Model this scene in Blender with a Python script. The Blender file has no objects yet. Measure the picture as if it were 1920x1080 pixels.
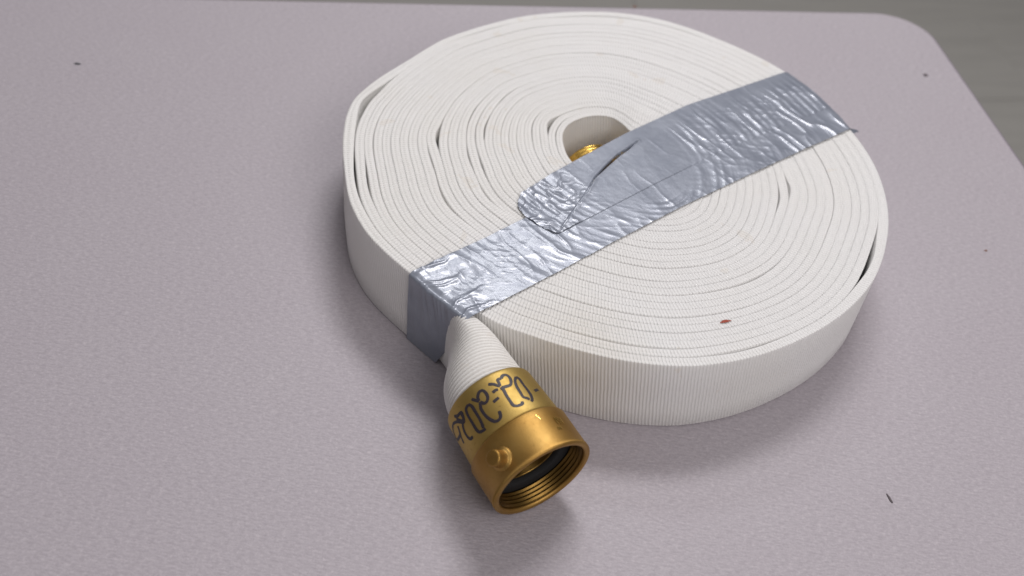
import bpy, math, random
import numpy as np
from mathutils import Vector, Matrix

# ------------------------------------------------------------------ camera
scene = bpy.context.scene
coll = scene.collection
F_PX, DIST, PITCH, ROLL, TX, TY, H = 1999.78, 0.68824, 0.790287, 0.132208, -0.0597084, -0.0786793, 0.0552
fw = Vector((0, math.cos(PITCH), -math.sin(PITCH)))
rt = Vector((1, 0, 0))
up = rt.cross(fw)
r2 = math.cos(ROLL) * rt + math.sin(ROLL) * up
u2 = -math.sin(ROLL) * rt + math.cos(ROLL) * up
CAM = Vector((TX, TY, 0)) - DIST * fw
cd = bpy.data.cameras.new('camera')
cam = bpy.data.objects.new('camera', cd)
coll.objects.link(cam)
cam.matrix_world = Matrix(((r2.x, u2.x, -fw.x, CAM.x), (r2.y, u2.y, -fw.y, CAM.y), (r2.z, u2.z, -fw.z, CAM.z), (0, 0, 0, 1)))
cd.sensor_width = 36.0
cd.lens = F_PX / 1920 * 36.0
cd.clip_start = 0.02
cd.clip_end = 60
cd.dof.use_dof = True
cd.dof.focus_distance = 0.60
cd.dof.aperture_fstop = 6.5
scene.camera = cam

# ------------------------------------------------------------------ light
world = bpy.data.worlds.new('World')
scene.world = world
world.use_nodes = True
wb = world.node_tree.nodes['Background']
wb.inputs[0].default_value = (1.0, 0.95, 0.95, 1)
wb.inputs[1].default_value = 0.13
scene.view_settings.view_transform = 'Standard'
scene.view_settings.look = 'None'
scene.view_settings.exposure = 0.0
scene.view_settings.gamma = 1.0


def area(name, loc, target, sx, sy, power, col):
    ld = bpy.data.lights.new(name, 'AREA')
    ld.shape = 'RECTANGLE'
    ld.size, ld.size_y = sx, sy
    ld.energy = power
    ld.color = col
    o = bpy.data.objects.new(name, ld)
    coll.objects.link(o)
    o.location = loc
    o.rotation_euler = (Vector(target) - Vector(loc)).to_track_quat('-Z', 'Y').to_euler()
    return o


# ceiling troffer behind the table, a second row farther back, and the broad bounce of the ceiling
area('ceiling_lamp', (0.16, 1.16, 2.02), (0, 0, 0), 0.85, 0.42, 26.5, (1.0, 0.97, 0.97))
area('ceiling_lamp_far', (-0.30, 2.10, 2.15), (0, 0, 0), 0.8, 0.30, 9, (0.96, 0.97, 1.0))
area('ceiling_bounce', (0.1, -0.1, 2.3), (0, 0, 0), 3.6, 2.6, 12, (1.0, 0.97, 0.96))

area('front_fill', (1.1, -1.45, 1.75), (0, 0, 0), 1.5, 1.2, 25, (1.0, 0.95, 0.93))  # unseen fill added at front right to brighten the coil's front wall

# ------------------------------------------------------------------ helpers


def link(name, me, mat, parent=None, smooth=True):
    o = bpy.data.objects.new(name, me)
    coll.objects.link(o)
    if mat:
        me.materials.append(mat)
    if smooth:
        me.polygons.foreach_set('use_smooth', [True] * len(me.polygons))
    if parent:
        o.parent = parent
    return o


def tag(o, label=None, cat=None, group=None, kind=None):
    for k, v in (('label', label), ('category', cat), ('group', group), ('kind', kind)):
        if v:
            o[k] = v
    return o


def grid_mesh(name, P, UV=None, close_v=False, close_u=False):
    """P: array (nu, nv, 3) -> quad mesh, optional uv array (nu, nv(+1), 2)"""
    nu, nv = P.shape[:2]
    iu = np.arange(nu if close_u else nu - 1)
    iv = np.arange(nv if close_v else nv - 1)
    A, B = np.meshgrid(iu, iv, indexing='ij')
    A2, B2 = (A + 1) % nu, (B + 1) % nv
    F = np.stack([A * nv + B, A2 * nv + B, A2 * nv + B2, A * nv + B2], -1).reshape(-1, 4)
    me = bpy.data.meshes.new(name)
    me.from_pydata(P.reshape(-1, 3).tolist(), [], F.tolist())
    if UV is not None:
        Bn = B + 1
        fu = np.stack([UV[A, B], UV[A + 1 if not close_u else A2, B], UV[A + 1 if not close_u else A2, Bn], UV[A, Bn]], 2).reshape(-1, 2)
        l = me.uv_layers.new(name='uv')
        l.data.foreach_set('uv', fu.astype(np.float32).ravel())
    me.update()
    return me


rng = np.random.default_rng(7)
_tab = rng.random((256, 256))


def vnoise(x, y):
    xi = np.floor(x).astype(int)
    yi = np.floor(y).astype(int)
    fx, fy = x - xi, y - yi
    fx = fx * fx * (3 - 2 * fx)
    fy = fy * fy * (3 - 2 * fy)
    g = lambda a, b: _tab[a % 256, b % 256]
    return (g(xi, yi) * (1 - fx) + g(xi + 1, yi) * fx) * (1 - fy) + (g(xi, yi + 1) * (1 - fx) + g(xi + 1, yi + 1) * fx) * fy


def fbm(x, y, o=4):
    s, a, t = 0, 1, 0
    for i in range(o):
        s = s + a * vnoise(x * 2 ** i + 17.3 * i, y * 2 ** i + 5.1 * i)
        t += a
        a *= .5
    return s / t


def sstep(a, b, x):
    t = np.clip((x - a) / (b - a), 0, 1)
    return t * t * (3 - 2 * t)


# ------------------------------------------------------------------ materials


class NT:
    def __init__(self, name):
        self.m = bpy.data.materials.new(name)
        self.m.use_nodes = True
        self.t = self.m.node_tree
        self.b = self.t.nodes['Principled BSDF']

    def n(self, typ, **kw):
        nd = self.t.nodes.new(typ)
        for k, v in kw.items():
            setattr(nd, k, v)
        return nd

    def l(self, a, b):
        self.t.links.new(a, b)

    def val(self, sock, v):
        if hasattr(v, 'is_output') or isinstance(v, bpy.types.NodeSocket):
            self.l(v, sock)
        else:
            sock.default_value = v

    def math(self, op, a, b=0.0, c=0.0):
        nd = self.n('ShaderNodeMath', operation=op)
        for i, v in enumerate((a, b, c)):
            self.val(nd.inputs[i], v)
        return nd.outputs[0]

    def noise(self, scale, detail=3, vec=None, rough=.5):
        nd = self.n('ShaderNodeTexNoise')
        nd.inputs['Scale'].default_value = scale
        nd.inputs['Detail'].default_value = detail
        nd.inputs['Roughness'].default_value = rough
        if vec is None:
            vec = self.n('ShaderNodeTexCoord').outputs['Object']
        self.l(vec, nd.inputs['Vector'])
        return nd.outputs['Fac']

    def ramp(self, fac, stops):
        nd = self.n('ShaderNodeValToRGB')
        e = nd.color_ramp.elements
        while len(e) < len(stops):
            e.new(0.5)
        for i, (p, c) in enumerate(stops):
            e[i].position = p
            e[i].color = (*c, 1)
        self.l(fac, nd.inputs[0])
        return nd.outputs[0]

    def bump(self, height, dist, strength=1.0, prev=None):
        nd = self.n('ShaderNodeBump')
        nd.inputs['Strength'].default_value = strength
        nd.inputs['Distance'].default_value = dist
        self.l(height, nd.inputs['Height'])
        if prev:
            self.l(prev, nd.inputs['Normal'])
        return nd.outputs[0]

    def mix(self, fac, a, b):
        nd = self.n('ShaderNodeMix', data_type='RGBA')
        self.val(nd.inputs[0], fac)
        for s, v in ((nd.inputs[6], a), (nd.inputs[7], b)):
            if isinstance(v, tuple):
                s.default_value = (*v, 1) if len(s.default_value) == 4 else v
            else:
                self.l(v, s)
        return nd.outputs[2]

    def set(self, **kw):
        for k, v in kw.items():
            s = self.b.inputs[k.replace('_', ' ')]
            if isinstance(v, tuple):
                s.default_value = (*v, 1) if len(s.default_value) == 4 else v
            elif isinstance(v, (int, float)):
                s.default_value = v
            else:
                self.l(v, s)
        return self.m


def fabric_material(name, ribs=True):
    k = NT(name)
    uv = k.n('ShaderNodeUVMap', uv_map='uv').outputs[0]
    sep = k.n('ShaderNodeSeparateXYZ')
    k.l(uv, sep.inputs[0])
    u, v = sep.outputs[0], sep.outputs[1]
    n1 = k.noise(9, 3)
    n2 = k.noise(900, 2)
    n3 = k.noise(45, 3)
    col = k.ramp(n1, [(.30, (.830, .818, .790)), (.62, (.860, .857, .856))])
    col = k.mix(k.math('MULTIPLY', k.math('GREATER_THAN', n3, .68), .25), col, (.74, .66, .55))
    col = k.mix(k.math('MULTIPLY', n2, .14), col, (.71, .70, .69))
    sp = k.n('ShaderNodeVectorMath', operation='DISTANCE')
    k.l(k.n('ShaderNodeTexCoord').outputs['Object'], sp.inputs[0])
    sp.inputs[1].default_value = (-.025, -.178, .026)
    st = k.math('MULTIPLY', k.math('SMOOTH_MIN', k.math('MAXIMUM', k.math('SUBTRACT', 1.0, k.math('DIVIDE', sp.outputs['Value'], .060)), 0.0), .6, .2), k.math('MULTIPLY_ADD', n3, .5, .05))
    col = k.mix(st, col, (.50, .40, .24))
    # weft ribs every 2 mm along the hose, each a soft round cord that leans a little over the fold
    ph = k.math('ADD', k.math('MULTIPLY', u, 2 * math.pi / .0020), k.math('MULTIPLY', v, 420.0))
    wob = k.math('MULTIPLY', k.noise(60, 2), 2.2)
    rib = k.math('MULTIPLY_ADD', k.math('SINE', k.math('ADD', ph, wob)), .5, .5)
    row = k.math('MULTIPLY_ADD', k.math('SINE', k.math('MULTIPLY', v, 2 * math.pi / .0029)), .5, .5)
    hgt = k.math('ADD', k.math('MULTIPLY', rib, k.math('MULTIPLY_ADD', k.math('LESS_THAN', v, .0078), .45, .5) if ribs else .0), k.math('ADD', k.math('MULTIPLY', k.math('MULTIPLY', row, k.math('LESS_THAN', v, .0078)), .5 if ribs else .0), k.math('MULTIPLY', n2, .6)))
    nrm = k.bump(hgt, .00055, 1.0)
    col = k.mix(k.math('MULTIPLY', k.math('SUBTRACT', 1.0, rib), .11 if ribs else .60), col, (.56, .54, .52))  # shade of the rib valleys put into the colour, strongest on the tail
    return k.set(Base_Color=col, Roughness=.82, Normal=nrm, Sheen_Weight=.15, Subsurface_Weight=.6, Subsurface_Radius=(1.0, 1.0, 1.0), Subsurface_Scale=.0024)


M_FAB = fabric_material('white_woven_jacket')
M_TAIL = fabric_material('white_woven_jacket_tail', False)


def tape_material():
    k = NT('silver_duct_tape')
    n1 = k.noise(60, 4)
    n2 = k.noise(1500, 2)
    n3 = k.noise(260, 4, rough=.65)
    col = k.ramp(n1, [(.3, (.205, .228, .285)), (.7, (.265, .290, .350))])
    rough = k.math('MULTIPLY_ADD', n3, .18, .25)
    nrm = k.bump(n3, .0006, .30)
    nrm = k.bump(n2, .0001, .25, nrm)
    return k.set(Base_Color=col, Metallic=.16, Coat_Weight=.5, Coat_Roughness=.12, Roughness=rough, Normal=nrm)


M_TAPE = tape_material()


def brass_material(name, c0, c1, rough, dirt=.35):
    k = NT(name)
    n1 = k.noise(55, 4)
    n2 = k.noise(420, 4, rough=.7)
    n3 = k.noise(2600, 2)
    col = k.ramp(n1, [(.30, c0), (.70, c1)])
    col = k.mix(k.math('MULTIPLY', k.math('GREATER_THAN', n2, .66), dirt), col, (.20, .11, .035))
    rg = k.math('MULTIPLY_ADD', n2, .16, rough - .06)
    nrm = k.bump(n3, .00012, .5)
    return k.set(Base_Color=col, Metallic=1.0, Roughness=rg, Normal=nrm)


M_SLEEVE = brass_material('satin_brass', (.42, .285, .085), (.52, .375, .13), .50, .35)
M_SWIVEL = brass_material('dull_brass', (.345, .195, .052), (.430, .268, .084), .48, .40)
M_THREAD = brass_material('shaded_brass', (.15, .085, .022), (.22, .135, .040), .36, .4)  # shade inside the mouth put into the colour, offsetting the front fill
M_GOLD = brass_material('polished_brass', (.78, .50, .12), (.86, .58, .17), .20, .1)


def plain(name, col, rough=.6, metal=0.0):
    k = NT(name)
    n = k.noise(700, 3)
    c = k.mix(k.math('MULTIPLY', n, .5), col, tuple(x * .7 for x in col))
    return k.set(Base_Color=c, Roughness=rough, Metallic=metal)


M_RUBBER = plain('black_rubber', (.010, .010, .011), .85)
M_INK = plain('black_marker_ink', (.030, .022, .030), .5)


def table_material():
    k = NT('lavender_laminate')
    n1 = k.noise(14, 4)
    n2 = k.noise(900, 3, rough=.7)
    n3 = k.noise(480, 3)
    col = k.ramp(n1, [(.3, (.425, .390, .428)), (.7, (.436, .404, .440))])
    col = k.mix(k.math('MULTIPLY', k.ramp(n2, [(.40, (0, 0, 0)), (.62, (1, 1, 1))]), .35), col, (.30, .268, .295))
    col = k.mix(k.math('MULTIPLY', k.ramp(n3, [(.5, (0, 0, 0)), (.72, (1, 1, 1))]), .45), col, (.54, .50, .53))
    mp = k.n('ShaderNodeMapping')
    mp.inputs['Scale'].default_value = (240, 760, 300)
    mp.inputs['Rotation'].default_value = (0, 0, .12)
    k.l(k.n('ShaderNodeTexCoord').outputs['Object'], mp.inputs[0])
    n4 = k.noise(1.0, 3, mp.outputs[0], .6)
    col = k.mix(k.math('MULTIPLY', k.ramp(n4, [(.42, (0, 0, 0)), (.66, (1, 1, 1))]), .48), col, (.29, .262, .292))
    nrm = k.bump(n4, .0006, .6)
    return k.set(Base_Color=col, Roughness=.55, Normal=nrm)


M_TABLE = table_material()
M_EDGE = plain('plum_edge_band', (.23, .19, .25), .5)


def floor_material():
    k = NT('grey_floor_vinyl')
    mp = k.n('ShaderNodeMapping')
    mp.inputs['Scale'].default_value = (2, 22, 2)
    k.l(k.n('ShaderNodeTexCoord').outputs['Object'], mp.inputs[0])
    n1 = k.noise(2.2, 5, mp.outputs[0], .6)
    col = k.ramp(n1, [(.3, (.33, .322, .302)), (.7, (.38, .371, .348))])
    return k.set(Base_Color=col, Roughness=.5)


M_FLOOR = floor_material()
M_JOINT = plain('floor_joint', (.17, .165, .15), .8)

# ------------------------------------------------------------------ floor
FZ = -0.74


def box_mesh(name, x0, x1, y0, y1, z0, z1, bev=0.0):
    b = bev
    V = [(x0, y0, z0), (x1, y0, z0), (x1, y1, z0), (x0, y1, z0), (x0, y0, z1 - b), (x1, y0, z1 - b), (x1, y1, z1 - b), (x0, y1, z1 - b),
         (x0 + b, y0 + b, z1), (x1 - b, y0 + b, z1), (x1 - b, y1 - b, z1), (x0 + b, y1 - b, z1)]
    Fc = [(3, 2, 1, 0), (0, 1, 5, 4), (1, 2, 6, 5), (2, 3, 7, 6), (3, 0, 4, 7), (4, 5, 9, 8), (5, 6, 10, 9), (6, 7, 11, 10), (7, 4, 8, 11), (8, 9, 10, 11)]
    me = bpy.data.meshes.new(name)
    me.from_pydata(V, [], Fc)
    me.update()
    return me


floor = link('floor', box_mesh('floor', -6, 6, -6, 6, FZ - .1, FZ - .006), M_JOINT, smooth=False)
tag(floor, kind='structure')
FLOOR_ROT = math.radians(14)
plank_me = box_mesh('plank', -.6090, .6090, -.1509, .1509, -.004, 0, .0006)
plank_me.materials.append(M_FLOOR)
for iy in range(-5, 12):
    for ix in range(-3, 4):
        o = bpy.data.objects.new('plank', plank_me)
        coll.objects.link(o)
        x, y = ix * 1.219 + (iy % 3) * .41 + .3, iy * .303 + .08
        ca, sa = math.cos(FLOOR_ROT), math.sin(FLOOR_ROT)
        o.location = (ca * x - sa * y, sa * x + ca * y, FZ + rng.uniform(-.0005, .0003))
        o.rotation_euler = (0, 0, FLOOR_ROT)
        o.parent = floor

# ------------------------------------------------------------------ table
AZ = 0.210905
N0, M0 = 0.34606, 0.28034     # right and back edge distances
table = bpy.data.objects.new('table', None)
coll.objects.link(table)
table.location = (0, 0, 0)
tag(table, 'pale lavender laminate table with a rounded corner', 'table')


def rounded_outline(x0, x1, y0, y1, r, n=14):
    pts = []
    for cx, cy, a0 in ((x1 - r, y1 - r, 0), (x0 + r, y1 - r, 90), (x0 + r, y0 + r, 180), (x1 - r, y0 + r, 270)):
        for i in range(n + 1):
            a = math.radians(a0 + 90 * i / n)
            pts.append((cx + r * math.cos(a), cy + r * math.sin(a)))
    return pts


def table_xy(n, m):
    c, s = math.cos(AZ), math.sin(AZ)
    return (c * n - s * m, s * n + c * m)


def loft_outline(name, rings):
    """rings: list of (inset, z); closed top if first ring, bottom if last"""
    V, Fc = [], []
    k = None
    for ins, z in rings:
        pts = [table_xy(*q) for q in rounded_outline(N0 - 1.83 + ins, N0 - ins, M0 - .762 + ins, M0 - ins, .046 - ins)]
        k = len(pts)
        V += [(x, y, z) for x, y in pts]
    for j in range(len(rings) - 1):
        for i in range(k):
            i2 = (i + 1) % k
            Fc.append((j * k + i, (j + 1) * k + i, (j + 1) * k + i2, j * k + i2))
    Fc.append(tuple(range(k)))
    Fc.append(tuple(reversed(range((len(rings) - 1) * k, len(rings) * k))))
    me = bpy.data.meshes.new(name)
    me.from_pydata(V, [], Fc)
    me.update()
    return me


top_me = loft_outline('tabletop', [(.0030, 0), (.0030, -.024)])
link('tabletop', top_me, M_TABLE, table, smooth=False)
# bullnose edge band round the rim
pts_o = rounded_outline(N0 - 1.83, N0, M0 - .762, M0, .046)
prof = [(.0032, -.0004)] + [(.0026 - .0026 * math.sin(math.radians(a)), -.0030 + .0026 * math.cos(math.radians(a))) for a in range(0, 91, 18)] + [(0, -.024), (.0032, -.026)]
P = np.zeros((len(pts_o), len(prof), 3))
for j, (ins, z) in enumerate(prof):
    for i, q in enumerate(rounded_outline(N0 - 1.83 + ins, N0 - ins, M0 - .762 + ins, M0 - ins, .046 - ins)):
        P[i, j] = (*table_xy(*q), z)
link('edge_band', grid_mesh('edge_band', P[:, ::-1], close_u=True), M_EDGE, table)

# ------------------------------------------------------------------ hose coil
hose = bpy.data.objects.new('fire_hose', None)
coll.objects.link(hose)
tag(hose, 'rolled white woven fire hose with brass couplings lying on the table', 'fire hose')

N_TURN = 25
TH_END = 236.0
# outer rim (degrees, mm) of the last turn, unwrapped
OUT = [(225, 170.5), (236, 170.8), (241, 172.2), (246, 174.2), (250, 174.6), (255, 173.8), (265, 175.1), (275, 177.7), (284, 179.6), (294, 179.3), (306, 178.2),
       (322, 178), (332, 178), (344, 176.5), (353, 176.2), (369, 175.9), (381, 174.9), (392, 174.6), (407, 177.2), (412, 177.6), (418, 177.4), (426, 178.2), (433, 180.5),
       (440, 182.5), (447, 182.8), (453, 182.2), (460, 180.2), (468, 177.9), (476, 176.6), (484, 174.8), (492, 174.2), (500, 174.6), (506, 173.4), (512, 173.0), (518, 174.6), (523, 177.6), (528, 181.6), (531, 184.0), (533, 184.4), (537, 183.0), (542, 180.9), (547, 179.8), (553, 179.7), (564, 181.2), (575, 180.8), (586, 177.6), (596, 177), (610, 177)]
HOLE = [(0, 29), (20, 25), (40, 23.5), (61, 25), (80, 28.5), (90, 36.0), (98, 41.6), (110, 44), (122, 44.4), (131, 44.2), (143, 43), (155, 40),
        (173, 34), (197, 29), (210, 26.5), (230, 24), (250, 26), (270, 31), (290, 39), (305, 44), (320, 43), (340, 36), (360, 29)]
oa, orr = np.array(OUT).T
ha, hr = np.array(HOLE).T


def smooth_interp(x, xp, fp, per=None, w=1.0):
    s = 0
    ws = ((-5 * w, .1), (-2.5 * w, .22), (0, .36), (2.5 * w, .22), (5 * w, .1))
    for d, w in ws:
        q = x + d
        if per:
            q = q % per
        s = s + w * np.interp(q, xp, fp)
    return s


# layers as a function of phi (degrees, unwrapped): phi in [PH0, PH1]
PH1 = TH_END + 360.0 * N_TURN
PH0 = TH_END
GAPS = [  # theta, radius mm, width of the gap mm, half-width degrees
    (171.5, 177, 5.4, 7.5), (337, 174.9, 3.0, 8.0), (181, 119, 2.4, 5.5), (193, 123, .9, 6.0), (193, 104, 1.1, 7.0), (197, 98, .9, 6.5),
    (171, 95, 1.1, 8.0), (165, 103, .5, 8.0), (147, 92, 1.0, 10.0), (356, 112, 2.0, 5.0), (349, 108, 1.2, 6.0), (295, 175.3, 1.3, 9.0), (198, 174, 1.6, 8.0),
    (200, 166, 1.4, 6.5), (150, 50, 3.2, 9.0), (95, 178, 1.6, 12), (75, 176, 1.2, 9), (130, 173, 1.5, 9), (85, 170, .9, 12), (100, 140, .8, 14), (60, 120, .8, 12), (212, 128, 1.2, 7), (214, 100, 1.2, 7), (274, 165, .8, 12), (310, 130, .8, 10)]


def r_base(ph, s):
    th = ph % 360.0
    rin = smooth_interp(th, ha, hr, 360)
    # outline in the last-turn window for this theta
    tl = TH_END + ((ph - TH_END) % 360.0)
    return rin, tl


def edges_at(ph):
    """inner edge radius (mm) of the layer whose unwrapped angle is ph (array)"""
    s = (ph - PH0) / (PH1 - PH0)
    th = ph % 360.0
    rin = smooth_interp(th, ha, hr, 360)
    tl = TH_END + ((th - TH_END) % 360.0)
    ro = smooth_interp(tl, oa, orr, None, .45)                # outer edge of the last turn at this theta
    s_last = (tl + 360.0 * (N_TURN - 1) + 360.0 - PH0) / (PH1 - PH0)   # s value of that outer edge
    tot = ro - rin
    G = np.zeros_like(ph)
    GT = np.zeros_like(ph)
    for (t0, w, a, hw) in GAPL:
        d = (th - t0 + 180) % 360 - 180
        m_ = np.clip((ph - w) / 360.0, 0, 30)
        G += a * np.exp(-(d / (hw * np.sqrt(1 + 1.8 * m_))) ** 2) * (ph > w - 180)
        mo = max((PH1 - w) / 360.0, 0)
        GT += a * np.exp(-(d / (hw * math.sqrt(1 + 1.8 * mo))) ** 2)
    return rin + (tot - GT) * s / s_last + G


# turn index for each gap from its radius, then random faint ones
GAPL = []
for (t0, r, a, hw) in GAPS:
    rin = float(smooth_interp(np.array([t0]), ha, hr, 360)[0])
    tl = TH_END + ((t0 - TH_END) % 360.0)
    ro = float(smooth_interp(np.array([tl]), oa, orr)[0])
    k = int(round((r - rin) / (ro - rin) * N_TURN))
    k = min(max(k, 1), N_TURN - 1)
    GAPL.append((t0, tl + 360.0 * k, a, hw))
for i in range(40):
    t0 = rng.uniform(0, 360)
    k = int(rng.integers(1, N_TURN))
    GAPL.append((t0, TH_END + ((t0 - TH_END) % 360.0) + 360.0 * k, rng.uniform(.12, .5), rng.uniform(14, 34)))

STEP = 1.2
ph = np.arange(PH0, PH1 + 1e-6, STEP)
e_in = edges_at(ph)
e_nx = edges_at(ph + 360.0)
gap_here = np.zeros_like(ph)
for (t0, w, a, hw) in GAPL:
    d = (ph + 360.0 - w + 180) % 360 - 180
    g = a * np.exp(-(d / hw) ** 2)
    gap_here += g * (np.abs(ph + 360.0 - w) < 180)
e_out = e_nx - gap_here
thick = np.clip(e_out - e_in + .03, 2.5, 7.5)
rc = (e_in + e_out) / 2
# top height of each layer wanders by fractions of a millimetre
k_t = ph / 360.0
top = H * 1000 + .8 * (fbm(ph / 47.0, k_t * 0 + 3.0, 3) - .5) + .55 * (fbm(ph / 360.0 * 6.3 + 40, k_t * 0 + 9.0, 2) - .5)
top -= .0 * (vnoise(np.floor(ph / 360.0) * 3.7 + 2.2, ph / 360.0 * 2.0) > .80)
rtop = .35 + .85 * vnoise(ph / 90.0, k_t * 0 + 1.5) ** 2
SEC = []
for a in np.linspace(0, 180, 13):
    SEC.append((math.cos(math.radians(a)), 'top', math.sin(math.radians(a))))
for q in (.62, .28):
    SEC.append((-1, 'mid', q))
for a in np.linspace(180, 360, 5):
    SEC.append((math.cos(math.radians(a)), 'bot', math.sin(math.radians(a))))
for q in (.28, .62):
    SEC.append((1, 'mid', q))
tr = np.radians(ph)
PTS = np.zeros((len(ph), len(SEC), 3))
for j, (cx, kd, q) in enumerate(SEC):
    bulge = 1.0
    cxx_ = float(np.sign(cx) * abs(cx) ** .6)
    cxx = np.sign(cx) * abs(cx) ** .6
    r = rc + cxx * thick / 2 * bulge
    if kd == 'top':
        z = top - rtop + q * rtop - .42 * math.exp(-(cxx_ / .22) ** 2)
    elif kd == 'bot':
        z = 1.3 + q * 1.2 + 0 * ph
    else:
        z = top * q
        r = r + np.sign(cx) * 0.0
    PTS[:, j, 0] = r * np.cos(tr)
    PTS[:, j, 1] = r * np.sin(tr)
    PTS[:, j, 2] = z
PTS *= .001
seg = np.linalg.norm(np.diff(np.stack([rc * np.cos(tr), rc * np.sin(tr)], -1), axis=0), axis=1) * .001
ul = np.concatenate([[0], np.cumsum(seg)])
per = np.zeros(len(SEC) + 1)
mid = PTS[len(ph) // 2]
for j in range(len(SEC)):
    per[j + 1] = per[j] + np.linalg.norm(mid[(j + 1) % len(SEC)] - mid[j])
UV = np.stack(np.meshgrid(ul, per, indexing='ij'), -1)
link('coil', grid_mesh('coil', PTS, UV, close_v=True), M_FAB, hose)

# height of the coil top at polar position, for whatever lies on it
TG = np.arange(0, 360, 1.2)
LAY_IN = np.zeros((N_TURN, len(TG)))
LAY_OUT = np.zeros((N_TURN, len(TG)))
LAY_TOP = np.zeros((N_TURN, len(TG)))
n_per = int(round(360 / STEP))
for k in range(N_TURN):
    for arr, src in ((LAY_IN, e_in), (LAY_OUT, e_out), (LAY_TOP, top)):
        blk = src[k * n_per:(k + 1) * n_per]
        arr[k] = np.roll(blk, int(round(TH_END / STEP)))


def coil_height(x, y):
    """x, y in metres -> relief of the coil's top in metres relative to H"""
    r = np.hypot(x, y) * 1000
    it = (np.degrees(np.arctan2(y, x)) % 360 / 1.2).astype(int) % len(TG)
    z = np.full(r.shape, -0.6)
    for k in range(N_TURN):
        ri, ro, tp = LAY_IN[k][it], LAY_OUT[k][it], LAY_TOP[k][it]
        q = np.clip(np.abs((r - (ri + ro) / 2) / ((ro - ri) / 2 + 1e-6)), 0, 1.2)
        h = tp - H * 1000 - 1.1 * q ** 3
        m = q < 1.2
        z = np.where(m & (h > z), h, z)
    return z * .001


# ------------------------------------------------------------------ tail and outer coupling
CC = Vector((-0.03075, -0.24386, 0.0306))
AX = Vector((0.598418, -0.797835, -0.073184)).normalized()
E1 = AX.cross(Vector((0, 0, 1))).normalized()
E2 = E1.cross(AX)


def cyl(s, ang, r):
    return CC - AX * s + E1 * (r * math.cos(ang)) + E2 * (r * math.sin(ang))


# tail: Hermite centre line from the last layer to the sleeve, section goes from flat on edge to round
te = math.radians(TH_END)
r_end = rc[-1] * .001
A0 = np.array([r_end * math.cos(te), r_end * math.sin(te), H / 2])
T0 = np.array([math.cos(math.radians(-47)), math.sin(math.radians(-47)), 0])
A1 = np.array(CC - AX * .050)
T1 = np.array(AX)
L = np.linalg.norm(A1 - A0)
NS, NR = 520, 56
tt = np.linspace(0, 1, NS)
h00, h10, h01, h11 = 2 * tt**3 - 3 * tt**2 + 1, tt**3 - 2 * tt**2 + tt, -2 * tt**3 + 3 * tt**2, tt**3 - tt**2
PC = h00[:, None] * A0 + h10[:, None] * T0 * L * 1.15 + h01[:, None] * A1 + h11[:, None] * T1 * L * 0.9
TN = np.gradient(PC, axis=0)
TN /= np.linalg.norm(TN, axis=1)[:, None]
al = np.concatenate([[0], np.cumsum(np.linalg.norm(np.diff(PC, axis=0), axis=1))])
LT = al[-1]
TP = np.zeros((NS, NR, 3))
UVT = np.zeros((NS, NR + 1, 2))
for i in range(NS):
    f = al[i] / LT
    w = float(sstep(.08, .97, np.array(f)))
    z = np.array([0, 0, 1.0])
    side = np.cross(TN[i], z)
    side /= np.linalg.norm(side)
    upv = np.cross(side, TN[i])
    hz = (1 - w) * (H / 2 - .0009) + w * .0232           # half height
    ht = (1 - w) * .0029 + w * .0232           # half thickness
    ht += .0005 * math.exp(-((f - .62) / .2) ** 2)
    ex = (1 - w) * .38 + w * 1.0
    # slight twist: the free end leans back so its outer face looks up
    tw = math.radians(16) * math.exp(-((f - .60) / .28) ** 2)
    s2 = side * math.cos(tw) + upv * math.sin(tw)
    u2_ = -side * math.sin(tw) + upv * math.cos(tw)
    rib = .00110 * (abs(math.sin(math.pi * (al[i] / .00205 + .25 * math.sin(al[i] * 90)))) ** .8 - .5) * float(sstep(.14, .36, np.array(f)))
    for j in range(NR):
        a = 2 * math.pi * j / NR
        c, s = math.cos(a), math.sin(a)
        px = math.copysign(abs(c) ** ex, c) * ht
        pz = s * hz * (1 + 0 * ex)
        nrm_ = s2 * c + u2_ * s * .6
        TP[i, j] = PC[i] + s2 * px + u2_ * pz + nrm_ * (rib * (1 + .2 * math.sin(2 * a + al[i] * 160)))
        UVT[i, j] = ((al[i] / .00205 + .25 * math.sin(al[i] * 90) / math.pi * math.pi - .25) * .002, 0)
    UVT[i, NR] = UVT[i, 0]
link('tail', grid_mesh('tail', TP, UVT, close_v=True), M_TAIL, hose)


def lathe(name, prof, seg=112, mat=None, parent=None, frame=None):
    """prof: (s along the axis away from the mouth, radius)"""
    o_, ax, e1, e2 = frame or (CC, AX, E1, E2)
    Pm = np.zeros((len(prof), seg, 3))
    for i, (s, r) in enumerate(prof):
        for j in range(seg):
            a = 2 * math.pi * j / seg
            Pm[i, j] = o_ - ax * s + e1 * (r * math.cos(a)) + e2 * (r * math.sin(a))
    me = grid_mesh(name, Pm, close_v=True)
    return link(name, me, mat, parent)


def arc(cs, cr, rad, a0, a1, n=5):
    return [(cs + rad * math.cos(math.radians(a0 + (a1 - a0) * i / n)), cr + rad * math.sin(math.radians(a0 + (a1 - a0) * i / n))) for i in range(n + 1)]


def sleeve_r(s):
    return .0276 - (min(max(s, .025), .056) - .025) / .031 * .0016


# sleeve: bowl gripping the hose
prof = [(.0250, .0205), (.0250, .0268), (.0254, .0273), (.0262, sleeve_r(.027))]
prof += [(s, sleeve_r(s)) for s in (.030, .036, .042, .048, .0535)]
prof += arc(.0540, sleeve_r(.056) - .0022, .0022, 75, 0, 6)
prof += [(.0560, .0240), (.0540, .0236), (.0300, .0225), (.0250, .0205)]
sleeve = lathe('coupling_sleeve', prof, mat=M_SLEEVE, parent=hose)

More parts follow.
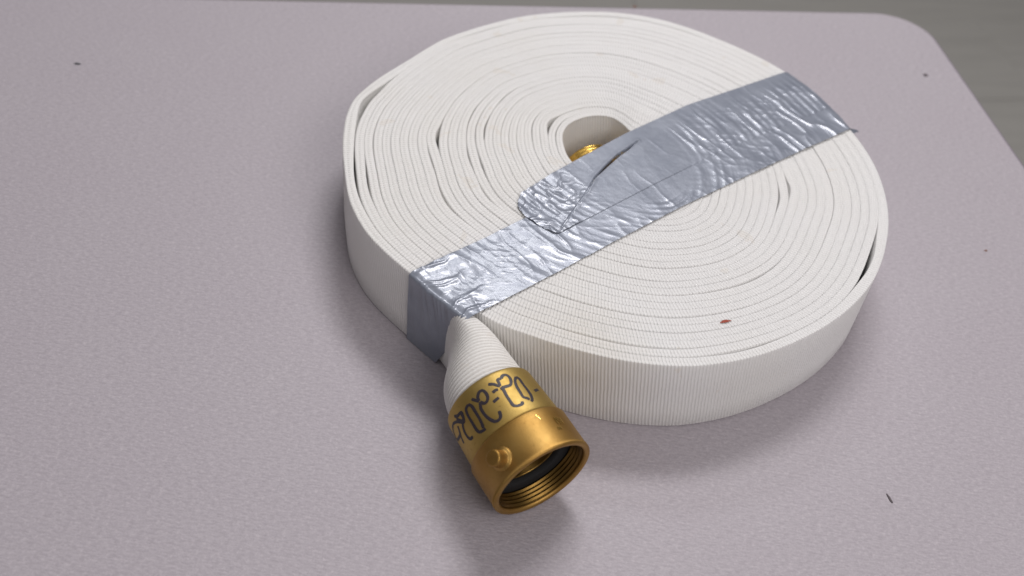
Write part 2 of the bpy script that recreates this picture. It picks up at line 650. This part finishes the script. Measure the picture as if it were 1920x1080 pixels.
# swivel: rim, outside wall, threads inside
prof = [(.0249, .0215), (.0249, .0281), (.0246, .0287), (.0240, .0290), (.0200, .0290), (.0120, .0290), (.0034, .0290), (.0026, .0292), (.0012, .0292)]
prof += arc(.0012, .0280, .0012, 90, 180, 4)
prof += [(.0000, .0272), (.0003, .0264), (.0012, .0258), (.0020, .0256)]
prof += [(.0024, .0262), (.0249, .0262), (.0249, .0215)]
swivel = lathe('swivel', prof, mat=M_SWIVEL, parent=hose)
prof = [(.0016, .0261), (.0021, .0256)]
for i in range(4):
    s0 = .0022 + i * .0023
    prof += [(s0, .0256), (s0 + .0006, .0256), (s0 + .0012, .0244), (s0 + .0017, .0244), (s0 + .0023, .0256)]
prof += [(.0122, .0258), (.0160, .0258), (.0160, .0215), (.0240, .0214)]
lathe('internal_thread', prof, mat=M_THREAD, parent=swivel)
swivel['label'] = 'brown tarnished brass swivel ring with round pin lug'
prof = [(.0160, .0257), (.0120, .0256), (.0114, .0252), (.0112, .0180), (.0116, .0172), (.0155, .0170), (.0160, .0195)]
lathe('gasket', prof, mat=M_RUBBER, parent=swivel)
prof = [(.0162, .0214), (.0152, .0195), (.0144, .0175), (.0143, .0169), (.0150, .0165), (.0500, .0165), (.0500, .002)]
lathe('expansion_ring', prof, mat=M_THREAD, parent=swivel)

# pin lug on the swivel
la = math.radians(42)
lo = CC - AX * .0112
ld_ = (E1 * math.cos(la) + E2 * math.sin(la)).normalized()
le1 = ld_.cross(AX).normalized()
le2 = le1.cross(ld_)
prof = [(-.0270, .0066), (-.0290, .0062), (-.0294, .0058), (-.0297, .0050), (-.0302, .0046), (-.0345, .0044), (-.0362, .0043)] + [(-.0362 - .0008 * math.sin(math.radians(a)), .0042 - .0010 * (1 - math.cos(math.radians(a)))) for a in (30, 60, 90)] + [(-.0371, .0016), (-.0371, .0002)]
lathe('lug', prof, 40, M_SWIVEL, swivel, (lo, ld_, le1, le2))


def ribbon_mesh(name, strokes, width, rfun, lift):
    V, Fc = [], []
    for st in strokes:
        q = np.array(st, float)
        # Catmull-Rom
        pts = []
        ext = np.vstack([2 * q[0] - q[1], q, 2 * q[-1] - q[-2]])
        for i in range(1, len(ext) - 2):
            p0, p1, p2, p3 = ext[i - 1:i + 3]
            for t in np.linspace(0, 1, 7, endpoint=False):
                pts.append(.5 * ((2 * p1) + (-p0 + p2) * t + (2 * p0 - 5 * p1 + 4 * p2 - p3) * t * t + (-p0 + 3 * p1 - 3 * p2 + p3) * t ** 3))
        pts.append(q[-1])
        pts = np.array(pts)
        loc = np.stack([pts[:, 0], np.radians(pts[:, 1]) * 27.0], -1)      # mm on the unrolled surface
        tg = np.gradient(loc, axis=0)
        tg /= np.linalg.norm(tg, axis=1)[:, None] + 1e-9
        nn = np.stack([-tg[:, 1], tg[:, 0]], -1)
        b = len(V)
        m = len(pts)
        for i in range(m):
            wd = width * (1 + .06 * math.sin(i * .31 + b)) * (.72 if i in (0, m - 1) else 1)
            for sg in (-1, 0, 1):
                s_, a_ = loc[i] + nn[i] * sg * wd / 2
                s_ *= .001
                V.append(cyl(s_, a_ / 27.0, rfun(s_) + lift - (.00005 if sg else 0)))
        for i in range(m - 1):
            for c in (0, 1):
                Fc.append((b + 3 * i + c, b + 3 * i + c + 1, b + 3 * i + 4 + c, b + 3 * i + 3 + c))
        # round caps would be lost at this size
    me = bpy.data.meshes.new(name)
    me.from_pydata([tuple(v) for v in V], [], Fc)
    me.update()
    return me


STROKES = [[(50.13, 74.1), (48.52, 79.3), (46.64, 82.3), (45.82, 84.4)], [(45.82, 84.4), (48.06, 85.5), (49.85, 86.4), (49.8, 90.9)], [(49.8, 90.9), (51.1, 94.5), (50.81, 98.9), (48.98, 100.6), (46.57, 99.7), (44.51, 96.8), (43.94, 93.3), (44.52, 84.6)], [(44.93, 83.7), (43.11, 84.9), (39.09, 83.9), (35.34, 83.7), (32.39, 83.7), (31.02, 86.4), (30.65, 90.4), (30.93, 93.8), (32.21, 94.8)], [(44.51, 72.9), (44.84, 77.4), (44.52, 80.1)], [(39.48, 67.5), (39.87, 72.1), (40.2, 75.6)], [(48.07, 109.1), (45.73, 104.3), (42.21, 101.3), (38.03, 100.3), (34.46, 99.8), (33.08, 103.1), (31.8, 104.5)], [(48.07, 109.1), (46.1, 111.4), (42.38, 111.0), (38.43, 111.1), (34.58, 110.4), (31.41, 107.7), (30.45, 105.0)], [(36.9, 120.3), (37.57, 124.1), (38.23, 129.4)], [(48.79, 49.1), (46.95, 51.8), (44.89, 55.1)], [(44.89, 55.1), (47.33, 56.4), (49.12, 60.7), (48.76, 65.0), (46.25, 66.5), (43.48, 65.3), (42.0, 62.0), (42.16, 58.4), (44.19, 55.7)], [(44.19, 55.7), (41.08, 52.5), (37.41, 52.1), (33.44, 53.7), (30.19, 57.1), (29.23, 61.4), (30.32, 65.5), (33.41, 67.6)], [(47.81, 42.0), (46.71, 36.5), (43.21, 34.6), (38.51, 34.5), (33.85, 34.5), (31.33, 36.6), (30.4, 42.2), (30.56, 44.6)], [(47.81, 42.0), (45.73, 44.7), (41.31, 44.9), (36.63, 44.7), (32.85, 43.6), (31.41, 42.6)], [(50.38, 15.6), (48.54, 21.5), (47.96, 28.8), (45.31, 28.3), (42.88, 25.0), (45.27, 21.4), (47.77, 17.4), (45.19, 19.2), (44.27, 26.2), (47.43, 27.8)], [(49.25, 4.4), (47.32, 13.7), (44.79, 20.2), (42.38, 23.9)], [(42.89, 21.5), (39.97, 18.2), (36.52, 17.5), (33.5, 19.9), (32.76, 25.2)], [(49.11, 3.5), (48.47, -3.2), (46.13, -11.2), (43.17, -10.5), (41.12, 5.0), (43.04, 10.0), (45.16, 11.9)], [(42.17, 9.9), (39.73, 6.3), (36.17, 4.6)]]
hw = link('handwriting', ribbon_mesh('handwriting', STROKES, 1.75, sleeve_r, .00012), M_INK, sleeve)

# tiny raised stamp marks on the swivel
ST = [[(17.0, 114.5), (14.4, 114.5), (12.4, 115.2)], [(17.0, 118.8), (14.6, 119.6), (12.0, 119.2)], [(16.6, 122.6), (12.2, 123.2)],
      [(10.9, 111.5), (9.2, 111.5)], [(10.9, 114.6), (9.2, 114.9)], [(10.1, 111.5), (10.1, 114.8)], [(16.8, 116.4), (14.8, 118.0)]]
link('stamp', ribbon_mesh('stamp', ST, .75, lambda s: .0290, .00030), M_GOLD, swivel)
link('scratch', ribbon_mesh('scratch', [[(21.5, 97.0), (19.6, 98.4), (17.8, 99.2)]], .5, lambda s: .0290, .00012), M_GOLD, swivel)

# ------------------------------------------------------------------ male coupling lying in the eye of the coil
ic_dir = Vector((-0.50, 0.86, 0.08)).normalized()          # thread end looks up-left, away from the camera
ic_o = Vector((-0.0207, 0.0233, 0.0285))
ie1 = ic_dir.cross(Vector((0, 0, 1))).normalized()
ie2 = ie1.cross(ic_dir)
prof = [(.003, .010), (.0006, .0150), (.0, .0158), (.0002, .0170), (.0010, .0178)]
for i in range(5):
    s0 = .0014 + i * .0028
    prof += [(s0, .0176), (s0 + .0007, .0187), (s0 + .0015, .0187), (s0 + .0022, .0176)]
prof += [(.0155, .0176), (.0160, .0200), (.0165, .0206), (.0240, .0206), (.0250, .0200), (.040, .0195), (.041, .0185), (.041, .010)]
lathe('male_coupling', prof, 96, M_GOLD, hose, (ic_o, ic_dir, ie1, ie2))

# ------------------------------------------------------------------ duct tape
tape = bpy.data.objects.new('duct_tape', None)
coll.objects.link(tape)
tape.location = (0, 0, 0)
tag(tape, 'wrinkled silver duct tape stretched across the rolled hose', 'tape')
TA = math.radians(44.0)
TU = np.array([math.cos(TA), math.sin(TA)])
TV = np.array([-math.sin(TA), math.cos(TA)])

# outline the tape bends over (tail included)
OL = [(200, 181.2), (215, 180.8), (222, 179.0), (227, 177.8), (232, 177.6), (238, 178.6), (243, 180.8), (250, 181.5), (262, 178)]


def outline(thd):
    tl = TH_END + ((thd - TH_END) % 360.0)
    r = np.interp(tl, oa, orr)
    near = np.interp(thd % 360, [q[0] for q in OL], [q[1] for q in OL])
    m = ((thd % 360) > 200) & ((thd % 360) < 262)
    return np.where(m, near, r) * .001 + .0007


def rim_u(v, sign):
    """u where the line of constant v leaves the outline"""
    u = sign * np.sqrt(np.maximum(.178 ** 2 - v ** 2, 1e-6))
    for _ in range(25):
        x, y = u * TU[0] + v * TV[0], u * TU[1] + v * TV[1]
        r = outline(np.degrees(np.arctan2(y, x)))
        u = sign * np.sqrt(np.maximum(r ** 2 - v ** 2, 1e-6))
    return u


SLIT = np.array([(11, 19), (4.5, 9.0), (-1.4, 1.2), (-9, -12), (-16.3, -25.9), (-21.4, -43.0), (-26.8, -57.0), (-36.8, -83.8)]) * .001


def slit_field(x, y):
    best = np.full(x.shape, 1e9)
    sd = np.zeros(x.shape)
    par = np.zeros(x.shape)
    tot = len(SLIT) - 1
    for i in range(tot):
        a, b = SLIT[i], SLIT[i + 1]
        ab = b - a
        t = np.clip(((x - a[0]) * ab[0] + (y - a[1]) * ab[1]) / (ab @ ab), 0, 1)
        dx, dy = x - a[0] - t * ab[0], y - a[1] - t * ab[1]
        d = np.hypot(dx, dy)
        cr = np.sign(ab[0] * dy - ab[1] * dx)
        m = d < best
        best = np.where(m, d, best)
        sd = np.where(m, cr * d, sd)
        par = np.where(m, (i + t) / tot, par)
    return sd, par


def wrinkle(u, v):
    """shared relief of the tape (metres)"""
    U, Vv = u * 1000, v * 1000
    warp = 5.0 * (fbm(U / 22, Vv / 22, 3) - .5)
    warp2 = 9.0 * (fbm(U / 30 + 9, Vv / 26 + 3, 3) - .5)
    # ridges across the strip
    a = 1 - np.abs(2 * vnoise((U + warp) / 7.5, (Vv + warp2) / 34.0 + 3) - 1)
    b = 1 - np.abs(2 * vnoise((U + warp2) / 3.6 + 31, (Vv - warp) / 15.0) - 1)
    c = fbm(U / 3.4, Vv / 3.4, 3)
    d = 1 - np.abs(2 * vnoise((U * .6 + Vv * .8 + warp) / 4.5 + 71, (U * .8 - Vv * .6) / 20.0) - 1)
    env = .35 + .65 * sstep(.35, .65, fbm(U / 38 + 4, Vv / 30 + 8, 2))
    return (a ** 3 * .62 * env + b ** 4 * .10 * env + (c - .5) * .05 + d ** 4 * .22 * (1 - env)) * .001


def make_strip(name, vlo, vhi, kind):
    nv = 76 if kind == 'under' else 120
    tv = np.linspace(0, 1, nv)
    drop0 = .052 if kind == 'under' else 0.0
    drop1 = .040
    if kind == 'under':
        s_side0 = np.linspace(-drop0, 0, 70, endpoint=False)
    else:
        s_side0 = np.array([])
    nt = 640 if kind == 'under' else 860
    s_top = np.linspace(0, 1, nt)
    s_side1 = np.linspace(0, drop1, 44)[1:]
    P = np.zeros((len(s_side0) + nt + len(s_side1), nv, 3))
    # edges of the strip as functions of the nominal u
    un = np.linspace(-.18, .18, nt)
    if kind == 'under':
        lo = np.interp(un * 1000, [-180, -120, -60, 0, 60, 120, 165], [-60, -59.6, -58.5, -58.2, -59.9, -62.3, -64.7]) * .001
        hi = lo + .0465
    else:
        hi = np.interp(un * 1000, [-92, -80, -50, -25, 20, 80, 130, 180], [1.0, 6.4, 11.0, 13.2, 16.6, 17.6, 12.5, 7.8]) * .001
        lo = np.interp(un * 1000, [-92, -60, 0, 60, 180], [-35.0, -34.2, -32.8, -32.5, -40]) * .001
    for j in range(nv):
        # walk along u for this column
        v_guess = lo + (hi - lo) * tv[j]
        u0 = float(rim_u(np.array([v_guess[20]]), -1)[0])
        u1 = float(rim_u(np.array([v_guess[-20]]), 1)[0])
        if kind == 'over':
            # torn end, slightly jagged and bowed
            u0 = np.interp(tv[j], [0, .10, .30, .55, .70, .88, .96, 1.0], [-.0846, -.0866, -.0893, -.0906, -.0912, -.0895, -.0855, -.080]) + .0010 * (fbm(np.array([tv[j] * 26.0]), np.array([.3]), 2)[0] - .5)
        uu = u0 + (u1 - u0) * s_top
        vv = np.interp(uu, un, lo) + (np.interp(uu, un, hi) - np.interp(uu, un, lo)) * tv[j]
        if kind == 'under':
            u_edge = uu[0]
        x, y = uu * TU[0] + vv * TV[0], uu * TU[1] + vv * TV[1]
        zc = coil_height(x, y)
        # stretched film bridges the grooves
        zs = (zc + np.roll(zc, 2) + np.roll(zc, -2) + np.roll(zc, 4) + np.roll(zc, -4)) / 5
        r = np.hypot(x, y)
        eye = sstep(.062, .040, r)
        wr = wrinkle(uu, vv)
        w_amt = (1 - .75 * eye) * (.9 + .5 * sstep(.02, .09, uu))
        up_ = 1 - .80 * sstep(.50, .88, tv[j]) * sstep(-.035, .0, uu) if kind == 'over' else 1.0
        w_amt = w_amt * up_
        if kind == 'under':
            w_amt = w_amt + .8 * sstep(-.135, -.165, uu)
            fold = .0008 * sstep(-.140, -.162, uu) * (1 - np.abs(2 * vnoise(vv * 240 + uu * 30 + 2.0 * fbm(uu * 120, vv * 40, 2), uu * 18 + 3.3) - 1)) ** 3
        z = H + .0009 + (fold if kind == 'under' else 0) + (zs * (.30 + .55 * sstep(.3, .7, fbm(uu * 45 + 3, vv * 60 + 8, 2)))) * (1 - eye) * up_ + wr * w_amt
        # round over both rims
        n0 = sstep(.0045, 0, uu - uu[0]) if kind == 'under' else 0
        n1 = sstep(.0055, 0, uu[-1] - uu)
        z = z - .0007 * n0 - .0007 * n1
        if kind == 'over':
            z = z + .0005 * sstep(-.035, -.060, uu) * (1 - np.abs(2 * vnoise((uu * .35 + vv * .94) * 150 + 4 * fbm(uu * 90, vv * 90, 2), (uu * .94 - vv * .35) * 50) - 1)) ** 3
            z = z + .00009 + .00028 * sstep(.045, .015, uu) + .0003 * sstep(.006, 0, uu - uu[0]) * abs(math.sin(tv[j] * 9 + 1))
            sd, par = slit_field(x, y)
            lens = .0016 * np.clip(np.sin(np.clip(par / .56, 0, 1) * math.pi), 0, 1) ** .8 * .46 + .00020
            v_deep = .0030 * np.clip(np.sin(np.clip(par / .60, 0, 1) * math.pi), 0, 1) + .0016
            inside = np.clip(1 - (np.abs(sd) / (lens + .0003)) ** 3, 0, 1)
            z = z - v_deep * inside * sstep(1.0, .93, par)
            z = z + .00035 * np.exp(-((sd - lens - .0008) / .0013) ** 2) * sstep(1.0, .8, par)
            z = z + .0002 * np.exp(-((sd + lens + .0010) / .0016) ** 2) * sstep(1.0, .8, par)
        k0 = len(s_side0)
        P[k0:k0 + nt, j, 0], P[k0:k0 + nt, j, 1], P[k0:k0 + nt, j, 2] = x, y, z
        if kind == 'under':
            # down the near side, hugging the outline; the strip gathers toward its left border
            for i, s in enumerate(s_side0):
                dn = -s
                g = dn / drop0
                v0 = vv[0] * (1 - g * (1 - tv[j]) * .0) + (1 - tv[j]) * .021 * g ** 1.2 - tv[j] * .000
                ue = float(rim_u(np.array([v0]), -1)[0])
                k = .0007 * (fbm(np.array([v0 * 260.0]), np.array([dn * 70]), 3)[0] - .5) + .0012 * sstep(.0, .012, np.array(dn)) * 0
                cr_ = .0011 * float((1 - abs(2 * vnoise(np.array([v0 * 330.0 + dn * 60]), np.array([4.5 + dn * 20]))[0] - 1)) ** 2) * math.exp(-(dn / .016) ** 2) * min(1.0, dn / .002)
                ue = ue - .0009 - k - cr_
                P[i, j] = (ue * TU[0] + v0 * TV[0], ue * TU[1] + v0 * TV[1], z[0] - dn * (z[0] - .0006) / drop0)
        # far side
        fl = math.exp(-((tv[j]) / .17) ** 2) if kind == 'under' else 0.0
        for i, s in enumerate(s_side1):
            ang = min(1.0, s / .006)
            out_ = .0022 * math.sin(ang * math.pi / 2) + fl * s * .30
            dz = s - .0020 * math.sin(ang * math.pi / 2) if s > .002 else s * s / .004
            ue = uu[-1] + out_ * .5 + .0006 * (vnoise(np.array([tv[j] * 12.0]), np.array([s * 90]))[0] - .5)
            ve = vv[-1]
            if fl > .25:
                dz = s * .46
            if fl > .25 and s > .014:
                s_ = .014
                ue = uu[-1] + fl * .012
                dz = .0065 + (s - s_) * .05
            P[k0 + nt + i, j] = (ue * TU[0] + ve * TV[0], ue * TU[1] + ve * TV[1], z[-1] - dz)
    me = grid_mesh(name, P)
    if kind == 'over':      # the slit is a real opening over the eye of the coil
        import bmesh
        bm = bmesh.new()
        bm.from_mesh(me)
        bm.verts.ensure_lookup_table()
        co = P.reshape(-1, 3)
        sd, par = slit_field(co[:, 0], co[:, 1])
        ln = .0013 * np.clip(np.sin(np.clip(par / .62, 0, 1) * math.pi), 0, 1)
        ins = np.abs(sd) < ln
        bmesh.ops.delete(bm, geom=[f for f in bm.faces if all(ins[v.index] for v in f.verts)], context='FACES')
        bm.to_mesh(me)
        bm.free()
    o = link(name, me, M_TAPE, tape)
    return o


s1 = make_strip('strip', 0, 0, 'under')
s2 = make_strip('strip', 0, 0, 'over')
s2['label'] = 'upper layer of tape with a torn end and an open slit'

# ------------------------------------------------------------------ specks on the table and the red mark on the hose


def crumb(name, xy, sx, sy, h, rot, mat, label, cat='crumb'):
    V, Fc = [], []
    n = 10
    rr = np.random.default_rng(int(abs(xy[0]) * 1e5))
    for k, (q, z) in enumerate(((1.0, .0), (.86, .55), (.45, .95))):
        for i in range(n):
            a = 2 * math.pi * i / n
            g = q * (1 + .5 * (rr.random() - .5))
            V.append((math.cos(a) * sx * g, math.sin(a) * sy * g, h * z))
    V.append((0, 0, h))
    for k in range(2):
        for i in range(n):
            i2 = (i + 1) % n
            Fc.append((k * n + i, k * n + i2, (k + 1) * n + i2, (k + 1) * n + i))
    for i in range(n):
        Fc.append((2 * n + i, 2 * n + (i + 1) % n, 3 * n))
    me = bpy.data.meshes.new(name)
    me.from_pydata(V, [], Fc)
    me.update()
    o = link(name, me, mat)
    o.location = (xy[0], xy[1], .00005)
    o.rotation_euler = (0, 0, rot)
    return tag(o, label, cat)


M_DARK = plain('dark_grit', (.018, .030, .034), .7)
M_GREY = plain('grey_grit', (.13, .11, .12), .8)
M_BROWN = plain('brown_grit', (.24, .12, .08), .8)
crumb('crumb', (-.4105, .098), .0026, .0012, .0008, .1, M_DARK, 'black crumb alone on the empty left part of the table')
crumb('crumb', (.2671, .2412), .0022, .0020, .0008, .4, M_GREY, 'grey crumb near the rounded far corner of the table')
crumb('crumb', (.2706, .0208), .0014, .0008, .0006, .3, M_BROWN, 'small brown crumb on the table right of the hose roll')
crumb('crumb', (.0154, .2905), .0016, .0014, .0006, .0, M_BROWN, 'brown crumb by the far table edge behind the hose roll')
crumb('fibre', (.1664, -.2045), .0033, .0008, .0006, 1.95, M_GREY, 'dark sliver of fibre on the table in front of the hose roll', 'fibre')

M_RED = plain('red_stain', (.36, .075, .045), .8)
V, Fc = [], []
rs, ts = .151, math.radians(294.8)
c0 = np.array([rs * math.cos(ts), rs * math.sin(ts)])
td = np.array([-math.sin(ts), math.cos(ts)])
rd = np.array([math.cos(ts), math.sin(ts)])
NQ = 12
for k, g in enumerate((0, .5, 1)):
    for i in range(NQ):
        a = 2 * math.pi * i / NQ
        q = c0 + td * (.0034 * g * math.cos(a) * (1 + .3 * math.sin(3 * a))) + rd * (.0012 * g * math.sin(a))
        V.append((q[0], q[1], H + float(coil_height(np.array([q[0]]), np.array([q[1]]))[0]) + .00035))
for k in range(2):
    for i in range(NQ):
        i2 = (i + 1) % NQ
        Fc.append((k * NQ + i, k * NQ + i2, (k + 1) * NQ + i2, (k + 1) * NQ + i))
me = bpy.data.meshes.new('red_mark')
me.from_pydata(V, [], Fc)
me.update()
link('red_mark', me, M_RED, hose)
